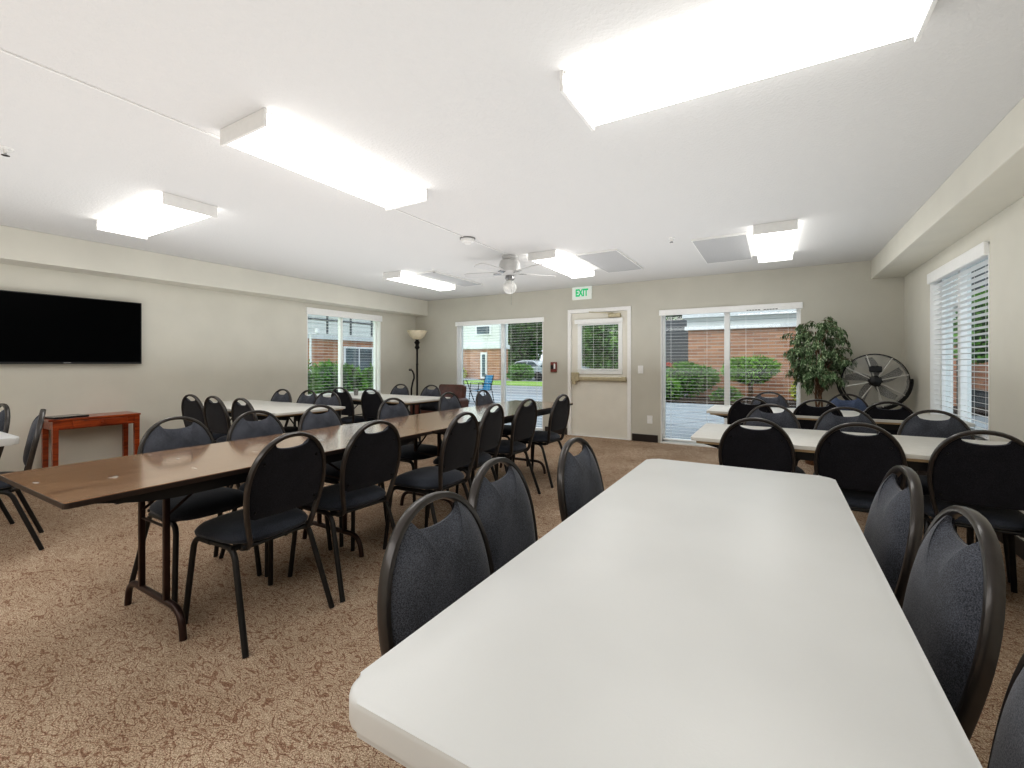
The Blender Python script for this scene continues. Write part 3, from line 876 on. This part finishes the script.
# ------------------------------------------------------------------ wall fittings
t = thing('exit_sign', 'white EXIT sign with green letters above the exit door', 'sign', (-2.74, YB, 2.345))
MB().box(-.17, .17, -.03, 0, -.105, .105, .006).build('plate', M['exitwhite'], t)
text_mesh('lettering', 'EXIT', .16, M['green_letter'], Matrix.Translation((0, -.031, 0)) @ Matrix.Rotation(PI/2, 4, 'X') @ Matrix.Scale(.66, 4, (1, 0, 0)), t, .0012, .0065)
t = thing('fire_alarm', 'small red-brown fire alarm device on the back wall between glazed door and exit door', 'alarm', (-3.25, YB, 1.13))
MB().box(-.055, .055, -.035, 0, -.085, .085, .008).build('housing', M['red'], t)
MB().box(-.045, .0, -.045, -.034, -.03, .035, .004).build('grille', M['black'], t)
MB().box(.012, .04, -.05, -.034, -.03, .06, .004).build('strobe', M['vinyl'], t)
t = thing('light_switch', 'white light switch plate right of the exit door', 'switch', (-1.79, YB, 1.10))
MB().box(-.04, .04, -.008, 0, -.062, .062, .004).build('plate', M['vinyl'], t)
MB().box(-.015, .015, -.013, -.007, -.032, .032, .002).build('rocker', M['trim'], t)
t = thing('wall_outlet', 'white wall outlet low on the back wall between exit door and glazed door', 'outlet', (-1.65, YB, .34))
MB().box(-.04, .04, -.008, 0, -.062, .062, .004).build('plate', M['vinyl'], t)
for z in (-.022, .022): MB().box(-.017, .017, -.011, -.007, z-.015, z+.015, .003).build('socket', M['trim'], t)

# ------------------------------------------------------------------ ceiling
M['diff'] = emis('lit_diffuser', (255, 254, 251), 3.9)
def fixture(x0, x1, y0, y1, label):
    t = thing('ceiling_light', label, 'ceiling light', ((x0+x1)/2, (y0+y1)/2, ZC), 0, 'fluorescent ceiling lights')
    hx, hy = (x1-x0)/2, (y1-y0)/2; alongx = hx > hy
    MB().box(-hx+.01, hx-.01, -hy+.01, hy-.01, -.022, 0).build('housing', M['whitefan'], t)
    b = MB()
    ex, ey = (hx-.008, hy) if alongx else (hx, hy-.008)
    top = [(-ex, -ey), (ex, -ey), (ex, ey), (-ex, ey)]; s = .03
    bx, by = (ex, ey-s) if alongx else (ex-s, ey)
    A = [b.bm.verts.new((x, y, -.022)) for x, y in top]; B_ = [b.bm.verts.new((x, y, -.06)) for x, y in top]
    Cc = [b.bm.verts.new((x, y, -.082)) for x, y in [(-bx, -by), (bx, -by), (bx, by), (-bx, by)]]
    for P_, Q in ((A, B_), (B_, Cc)):
        for k in range(4): b.bm.faces.new((P_[k], P_[(k+1) % 4], Q[(k+1) % 4], Q[k]))
    b.bm.faces.new(Cc[::-1]); b.bm.faces.new(A)
    b.build('diffuser', M['diff'], t)
    for sg in (-1, 1):
        b = MB()
        if alongx: b.box(sg*hx-.008, sg*hx+.008, -hy-.004, hy+.004, -.088, 0, .003)
        else: b.box(-hx-.004, hx+.004, sg*hy-.008, sg*hy+.008, -.088, 0, .003)
        b.build('end_cap', M['whitefan'], t)
    return t
fixture(-.79, .44, 1.76, 2.14, 'largest lit fluorescent ceiling light, overhead at the top right')
fixture(-2.56, -2.16, 1.28, 2.46, 'lit fluorescent ceiling light above the near brown table')
fixture(-5.10, -3.86, 1.53, 1.89, 'lit fluorescent ceiling light nearest the television')
fixture(-.175, .16, 4.62, 5.95, 'lit fluorescent ceiling light at the back right beside a grey ceiling panel')
fixture(-4.70, -4.38, 4.46, 5.66, 'lit fluorescent ceiling light at the back left near the window')
fixture(-2.43, -2.10, 4.50, 5.74, 'lit fluorescent ceiling light beside the ceiling fan')
for (x0, x1, y0, y1, lb) in ((-.74, -.24, 4.83, 6.03, 'flat grey ceiling panel left of the back right light'),
                             (-1.98, -1.50, 4.80, 5.95, 'flat grey ceiling panel in the middle, above the exit door'),
                             (-4.34, -3.98, 4.68, 5.85, 'flat grey ceiling panel right of the back left light')):
    t = thing('ceiling_panel', lb, 'ceiling panel', ((x0+x1)/2, (y0+y1)/2, ZC), 0, 'grey radiant ceiling panels')
    hx, hy = (x1-x0)/2, (y1-y0)/2
    MB().box(-hx+.01, hx-.01, -hy+.01, hy-.01, -.016, 0).build('panel', M['panelgrey'], t)
    b = MB()
    b.box(-hx, -hx+.01, -hy, hy, -.018, 0); b.box(hx-.01, hx, -hy, hy, -.018, 0); b.box(-hx+.01, hx-.01, -hy, -hy+.01, -.018, 0); b.box(-hx+.01, hx-.01, hy-.01, hy, -.018, 0)
    b.build('panel_frame', M['whitefan'], t)
fx, fy = -2.68, 4.50
t = thing('ceiling_fan', 'white ceiling fan with light kit in the middle of the room', 'ceiling fan', (fx, fy, ZC))
MB().lathe([(0, 0), (.09, 0), (.095, -.02), (.07, -.05), (.11, -.06), (.125, -.10), (.125, -.19), (.09, -.22), (.05, -.23), (0, -.23)][::-1], n=32).build('motor', M['fanwhite'], t, True)
MB().lathe([(0, -.225), (.05, -.23), (.055, -.27), (.035, -.29), (0, -.29)][::-1], n=24).build('switch_housing', M['chrome'], t, True)
MB().lathe([(.03, -.285), (.045, -.30), (.075, -.34), (.078, -.38), (.06, -.42), (.03, -.44), (0, -.443)][::-1], (0, 0, 0), 24).build('light_shade', M['opal'], t, True)
for k in range(5):
    a = j(263+72*k); m = Matrix.Rotation(a, 4, 'Z') @ Matrix.Rotation(j(12), 4, 'X')
    b = MB(); b.prism([(.14, -.035), (.22, -.055), (.52, -.068), (.56, -.055), (.575, 0), (.56, .055), (.52, .068), (.22, .055), (.14, .035)], -.004, .004)
    bmesh.ops.transform(b.bm, matrix=Matrix.Translation((0, 0, -.20)) @ m, verts=b.bm.verts)
    bl = b.build('blade', M['fanwhite'], t)
    b = MB().box(.09, .20, -.02, .02, -.009, -.004); bmesh.ops.transform(b.bm, matrix=Matrix.Translation((0, 0, -.20)) @ m, verts=b.bm.verts)
    b.build('blade_bracket', M['chrome'], bl)
MB().tube([(.05, -.05, -.25), (.05, -.05, -.58)], .0015, 5).build('pull_chain', M['chrome'], t)
tag(MB().box(-.006, .006, -2.2, 1.90, -.007, 0).build('ceiling_raceway', M['whitefan'], None, False, (-2.66, 2.48, ZC)), 'thin cable raceway running along the ceiling to the ceiling fan', 'raceway')
t = thing('smoke_detector', 'round white smoke detector on the ceiling raceway near the ceiling fan', 'smoke detector', (-2.66, 3.64, ZC))
MB().lathe([(0, -.06), (.03, -.058), (.035, -.045), (.06, -.04), (.07, -.018), (.07, -.012)], n=28).build('detector_body', M['whitefan'], t, True)
MB().lathe([(.078, -.0115), (.078, -.0)], n=28).build('detector_base', M['chrome'], t, True)
for x, y, lb in ((-3.86, .75, 'small ceiling sprinkler at the left edge of the view'), (-3.92, 4.61, 'small ceiling sprinkler near the back left light'), (-.9, 4.67, 'small ceiling sprinkler left of the back right panel')):
    t = thing('ceiling_sprinkler', lb, 'sprinkler', (x, y, ZC), 0, 'ceiling sprinklers')
    MB().lathe([(.035, 0), (.03, -.008), (.01, -.01), (.01, -.03), (.004, -.035)], n=18).build('escutcheon', M['whitefan'], t, True)
    MB().lathe([(.018, -.042), (.018, -.044), (0, -.044)], n=14).build('deflector', M['chrome'], t, True)

# ------------------------------------------------------------------ outdoors
struct(MB().box(-16, 6, YB+TH, 15.2, -.10, -.02).build('patio_ground', M['paver']))
struct(MB().box(-60, 30, 21.5, 26.5, -.10, -.03).build('lawn_ground', M['grass']))
struct(MB().box(-60, 30, 15.2, 21.5, -.12, -.05).build('path_ground', M['asphalt']))
struct(MB().box(-80, 40, 26.5, 60, -.14, -.06).build('road_ground', M['asphalt']))
struct(MB().box(-60, XL-TH, -8, YB+TH, -.10, -.04).build('lawn_left_ground', M['grass']))
struct(MB().box(-60, -16, YB+TH, 15.2, -.10, -.04).build('lawn_far_ground', M['grass']))
struct(MB().box(XR+TH, 30, -8, YB+TH, -.10, -.04).build('side_ground', M['paver']))
struct(MB().box(6, 30, YB+TH, 21.5, -.10, -.04).build('side_far_ground', M['grass']))
struct(MB().box(-4.5, 6, 14.4, 16.2, -.02, .06).build('planting_bed', M['soil']))
def bush(name, label, cat, c, r, n, ls, mat, group=None, trunk=None, zmin=0):
    t = thing(name, label, cat, (c[0], c[1], 0), 0, group)
    b = MB()
    bl = [(Vector((random.uniform(-.45, .45), random.uniform(-.45, .45), random.uniform(-.4, .4))), random.uniform(.45, .7)) for _ in range(9)]+[(Vector((0, 0, 0)), .75)]
    for i in range(n):
        o, k = random.choice(bl); v = rv().normalized()*random.uniform(.75, 1.0)*k + o
        if v.length > 1.02: v = v.normalized()*random.uniform(.85, 1.02)
        p = Vector((v.x*r[0], v.y*r[1], c[2]+v.z*r[2]))
        if p.z < zmin: p.z = zmin+random.uniform(0, .1)
        d = (v+rv()*1.1); leaf(b.bm, p, d, rv().normalized(), ls*random.uniform(.7, 1.3), ls*random.uniform(.4, .7))
    # dark inner core so one cannot see through
    f = b.build('foliage', mat, t)
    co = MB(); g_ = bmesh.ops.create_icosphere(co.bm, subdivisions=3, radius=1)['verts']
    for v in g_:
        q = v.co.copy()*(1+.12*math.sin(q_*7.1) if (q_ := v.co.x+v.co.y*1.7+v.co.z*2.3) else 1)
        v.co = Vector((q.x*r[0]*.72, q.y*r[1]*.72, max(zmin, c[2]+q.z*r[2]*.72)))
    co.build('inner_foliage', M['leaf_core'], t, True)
    if trunk:
        MB().tube([(0, 0, 0), (0, .0, c[2])], trunk, 8).build('trunk', M['bark'], t, True)
    return t
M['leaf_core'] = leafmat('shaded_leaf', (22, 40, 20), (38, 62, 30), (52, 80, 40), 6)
# right glazed door view
t = thing('brick_building', 'low red brick building with white fascia seen through the right glazed door', 'building', (0, 16.5, 0))
MB().box(-2.62, 4.2, 0, 3, 0, 2.33).build('brick_wall', M['brick'], t)
MB().box(-2.72, 4.3, -.12, 3, 2.33, 2.45).build('fascia', M['gutter'], t)
MB().box(-2.66, 4.25, -.04, 3, 2.45, 2.74).build('frieze', M['siding'], t)
MB().box(-2.78, 4.38, -.25, 3.2, 2.74, 2.86).build('gutter', M['gutter'], t)
MB().box(-2.66, 4.25, 0, 3, 2.86, 4.6).build('upper_wall', M['siding'], t)
tag(MB().box(-4.6, -2.5, 0, .3, 0, 2.9).build('boundary_wall', M['greywall'], None, False, (0, 18.6, 0)), 'dark grey wall beyond the patio left of the red brick building', 'wall')
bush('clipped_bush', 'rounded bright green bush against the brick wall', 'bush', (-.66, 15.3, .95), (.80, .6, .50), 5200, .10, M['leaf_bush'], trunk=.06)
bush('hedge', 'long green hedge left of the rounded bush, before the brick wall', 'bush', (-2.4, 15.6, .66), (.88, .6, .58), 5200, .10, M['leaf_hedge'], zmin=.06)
bush('low_shrub', 'low yellow-green shrub at the left of the planting bed', 'bush', (-3.0, 14.6, .35), (.5, .36, .42), 2800, .08, M['leaf_bush'], zmin=.06)
bush('red_shrub', 'red-leaved shrub behind the low green shrub', 'bush', (-3.42, 16.4, .80), (.5, .4, .42), 2200, .09, M['leaf_red'], zmin=.2)
bush('ground_plant', 'yellow-green plant at the foot of the brick wall near the ficus', 'plant', (.72, 15.6, .42), (.4, .35, .42), 1100, .12, M['leaf_yellow'], zmin=.06)
bush('ground_plant', 'small green plant below the rounded bush', 'plant', (-1.35, 15.0, .22), (.45, .3, .26), 1100, .09, M['leaf_hedge'], zmin=.06)
# trees behind
def tree(label, x, y, z, r, n=6500, ls=.42, mat=None):
    bush('leafy_tree', label, 'tree', (x, y, z), r, n, ls, mat or M['leaf_tree'], 'trees beyond the building', trunk=.22, zmin=.3)
tree('dark tree showing above the grey boundary wall', -5.0, 21.6, 3.2, (2.1, 1.2, 2.3), 5000, .25)
tree('large tree behind the parked cars, seen in the right pane of the left glazed door', -21.2, 38, 4.2, (2.4, 2.4, 4.4), 9000, .45)
tree('large tree seen through the exit door window', -11.4, 35, 3.4, (2.9, 2.4, 4.0), 9000, .4)
tree('large tree between the parked cars and the exit door view', -16.0, 36.5, 3.8, (2.1, 2.2, 4.2), 7000, .45)
tree('farther tree filling the gap behind the parked cars', -27.5, 45, 4.8, (4.0, 2.5, 5.6), 8000, .5)
tree('farther tree rising behind the exit door view', -15.6, 44, 4.4, (4.0, 2.5, 5.6), 9000, .5)
bush('hedge', 'dark green hedge in front of the parked cars', 'bush', (-15.3, 27.2, .55), (1.1, .8, .55), 4000, .18, M['leaf_hedge'], zmin=0)
# two-storey building left
t = thing('apartment_building', 'two-storey building with brick below and pale siding above, seen through the left glazed door', 'building', (-19.6, 27.5, 0))
MB().box(-9, 2.35, 0, 1.2, 0, 2.25).build('brick_wall', M['brick'], t)
MB().box(-9.1, 2.45, -.15, 1.3, 2.25, 2.55).build('belt_course', M['gutter'], t)
MB().box(-9, 2.35, 0, 1.2, 2.55, 6.5).build('siding_wall', M['siding'], t)
w_ = MB().box(.72, 1.28, -.06, 0, .05, 1.98).build('window', M['winframe'], t); MB().box(.86, 1.14, -.08, -.055, .2, 1.84).build('pane', M['winglass_dark'], w_)
w_ = MB().box(.27, 1.63, -.06, 0, 3.25, 4.0).build('window', M['winframe'], t); MB().box(.40, 1.50, -.08, -.055, 3.36, 3.88).build('pane', M['winglass_dark'], w_)
bush('ground_plant', 'yellow-green shrub at the base of the two-storey building', 'plant', (-20.3, 26.6, .55), (.7, .4, .65), 1500, .18, M['leaf_yellow'])
# cars
def car(x, y, rz, mat, label):
    t = thing('car', label, 'car', (x, y, -.05), rz, 'parked cars')
    pts = [(-2.2, .35), (-2.2, .75), (-2.0, .88), (-1.5, .93), (-.95, 1.36), (-.4, 1.46), (.5, 1.44), (1.15, 1.02), (1.9, .9), (2.2, .72), (2.25, .35)]
    MB().prism(pts, -.86, .86, mapf=lambda a, c, d: (a, d, c), bev=.05).build('body', mat, t, True)
    b = MB()
    for sy in (-1, 1):
        b.prism([(-1.3, .96), (-.88, 1.30), (-.05, 1.38), (-.05, .96)], sy*.862-.006, sy*.862+.006, mapf=lambda a, c, d: (a, d, c))
        b.prism([(.02, .96), (.02, 1.38), (.48, 1.36), (.98, .99)], sy*.862-.006, sy*.862+.006, mapf=lambda a, c, d: (a, d, c))
    b.build('side_window', M['winglass_dark'], t)
    for x_ in (-1.4, 1.4):
        for sy in (-1, 1): MB().lathe([(0, -.11), (.3, -.11), (.32, -.08), (.32, .08), (.3, .11), (0, .11)], (x_, sy*.78, .32), 20, 'y').build('wheel', M['tyre'], t, True)
car(-16.6, 31.2, .1, M['carwhite'], 'white parked car partly behind the hedge, seen through the left glazed door')
car(-13.2, 29.3, .05, M['carsilver'], 'silver parked car nearer the exit door, seen through the left glazed door')
# patio furniture
t = thing('patio_chair', 'patio chair with bright blue sling, outside the left glazed door', 'chair', (-7.55, 11.0, -.02), 2.6)
b = MB()
for sx in (-1, 1):
    b.tube([(sx*.27, -.29, .88), (sx*.27, -.18, .42), (sx*.27, .25, .40)], .014, 8)
    b.tube([(sx*.29, -.30, .0), (sx*.29, -.18, .62), (sx*.29, .2, .64), (sx*.29, .27, 0)], .014, 8)
b.build('metal_frame', M['legs'], t, True)
b = MB()
pp = [(-.285, .86), (-.24, .66), (-.18, .44), (.0, .40), (.24, .41)]
for (ya, za), (yb, zb_) in zip(pp, pp[1:]):
    v = [b.bm.verts.new((-.25, ya, za)), b.bm.verts.new((.25, ya, za)), b.bm.verts.new((.25, yb, zb_)), b.bm.verts.new((-.25, yb, zb_))]
    b.bm.faces.new(v)
b.build('sling', M['sling'], t)
t = thing('patio_table', 'round grey patio table beside the blue patio chair', 'table', (-8.3, 11.1, -.02))
MB().lathe([(.48, .70), (.5, .715), (.48, .73), (0, .73)], n=32).build('tabletop', M['asphalt'], t, True)
for k in range(4):
    a = k*PI/2+.4; MB().tube([(.12*math.cos(a), .12*math.sin(a), .70), (.38*math.cos(a), .38*math.sin(a), 0)], .014, 8).build('leg', M['legs'], t, True)
# left window view
t = thing('brick_house', 'brick and white-sided building with balcony seen through the left wall window', 'building', (-14.0, 10, 0), PI/2)
# local: +x -> world +y, +y -> world -x
MB().box(-9, 6.5, 0, 6, 0, 2.05).build('brick_wall', M['brick'], t)
MB().box(-9, 6.5, -.1, 6, 2.05, 2.2).build('belt_course', M['gutter'], t)
MB().box(-9, 6.5, 0, 6, 2.2, 6).build('siding_wall', M['siding'], t)
for k, (xx, w, z0, z1) in enumerate(((-1.05, .5, .6, 1.75), (1.35, 1.25, .5, 1.75), (.75, .95, 3.05, 3.5), (-2.7, .9, 2.9, 3.6))):
    w_ = MB().box(xx-.08, xx+w+.08, -.06, 0, z0-.08, z1+.08).build('window', M['winframe'], t)
    b = MB(); b.box(xx, xx+w/2-.04, -.08, -.055, z0, z1); b.box(xx+w/2+.04, xx+w, -.08, -.055, z0, z1); b.build('pane', M['winglass_dark'], w_)
b = MB().box(-3, 4.8, -.9, -.82, 2.62, 2.68)
b.box(-3, 4.8, -.9, -.82, 3.45, 3.5)
for k in range(9): b.box(-3+k*.97, -2.95+k*.97, -.89, -.84, 2.2, 3.45)
b.build('balcony_rail', M['greywall'], t)
t = thing('lamp_post', 'white outdoor lamp post before the brick building, seen through the left window', 'street lamp', (-11.8, 8.35, -.04))
MB().lathe([(.05, 0), (.035, .3), (.03, 2.1)], n=14).build('pole', M['winframe'], t, True)
MB().tube([(0, -.22, 2.1), (0, .22, 2.1)], .02, 8).build('cross_arm', M['winframe'], t)
for s_ in (-1, 1): MB().lathe([(.03, 2.1), (.07, 2.14), (.06, 2.26), (0, 2.28)], (0, s_*.22, 0), 14).build('lantern', M['winframe'], t, True)
for k, (yy, lb) in enumerate(((5.55, 'leafy hedge outside the left window, nearest one'), (6.9, 'leafy hedge outside the left window, middle one'), (8.3, 'leafy hedge outside the left window, farthest one'))):
    bush('hedge', lb, 'bush', (-8.7, yy, .60), (.75, .86, .72), 4200, .10, M['leaf_hedge'], 'hedges outside the left window', zmin=0)
# right window view
t = thing('neighbour_house', 'dark wall with a brick panel seen through the right-hand wall window', 'building', (4.6, 9, 0))
MB().box(0, 4, -6, 13.5, 0, 9).build('dark_wall', M['greywall'], t)
MB().box(-.04, 0, 4.6, 8.0, .5, 2.1).build('brick_panel', M['brick'], t)
bush('hedge', 'dark shrub outside the right-hand wall window', 'bush', (3.8, 13.2, 1.9), (.5, .9, .9), 3200, .12, M['leaf_hedge'])

# ------------------------------------------------------------------ light
w = bpy.data.worlds.new('World'); S.world = w; w.use_nodes = True
nt = w.node_tree; bg = nt.nodes['Background']; bg.inputs[0].default_value = (*lin((232, 240, 250)), 1); bg.inputs[1].default_value = 1.7
sun = bpy.data.lights.new('sun', 'SUN'); sun.energy = 1.0; sun.angle = .6; sun.color = (1, .97, .92)
so_ = bpy.data.objects.new('sun', sun); C.objects.link(so_); so_.rotation_euler = (j(38), j(-20), j(10))
def area(name, loc, rot, sx, sy, e, col=(1, 1, 1)):
    l = bpy.data.lights.new(name, 'AREA'); l.shape = 'RECTANGLE'; l.size = sx; l.size_y = sy; l.energy = e; l.color = col
    o = bpy.data.objects.new(name, l); C.objects.link(o); o.location = loc; o.rotation_euler = rot; return o
# unseen fill lights, added to brighten the room
area('rear_fill_light', (-2.4, -1.2, 2.3), (0, 0, 0), 5, 1.4, 50, (1, .99, .97))  # added fill high up behind the camera, not a known fixture
area('ceiling_fill_light', (-2.5, 2.3, 1.02), (PI, 0, 0), 6.2, 8.0, 112, (.93, .965, 1))  # added upward fill across the room, lifts ceiling and upper walls

# ------------------------------------------------------------------ camera
cam = bpy.data.cameras.new('camera'); co = bpy.data.objects.new('camera', cam); C.objects.link(co); S.camera = co
cam.sensor_width = 36; cam.lens = 448/1024*36; cam.shift_y = -21/1024; cam.clip_start = .02; cam.clip_end = 300
co.location = (0, 0, 1.2); co.rotation_euler = (PI/2, 0, math.radians(30.5))
S.view_settings.view_transform = 'Standard'; S.view_settings.look = 'Medium High Contrast'; S.view_settings.exposure = .14
S.cycles.use_denoising = True; S.cycles.max_bounces = 8; S.cycles.diffuse_bounces = 4; S.cycles.transparent_max_bounces = 24
S.cycles.sample_clamp_indirect = 4
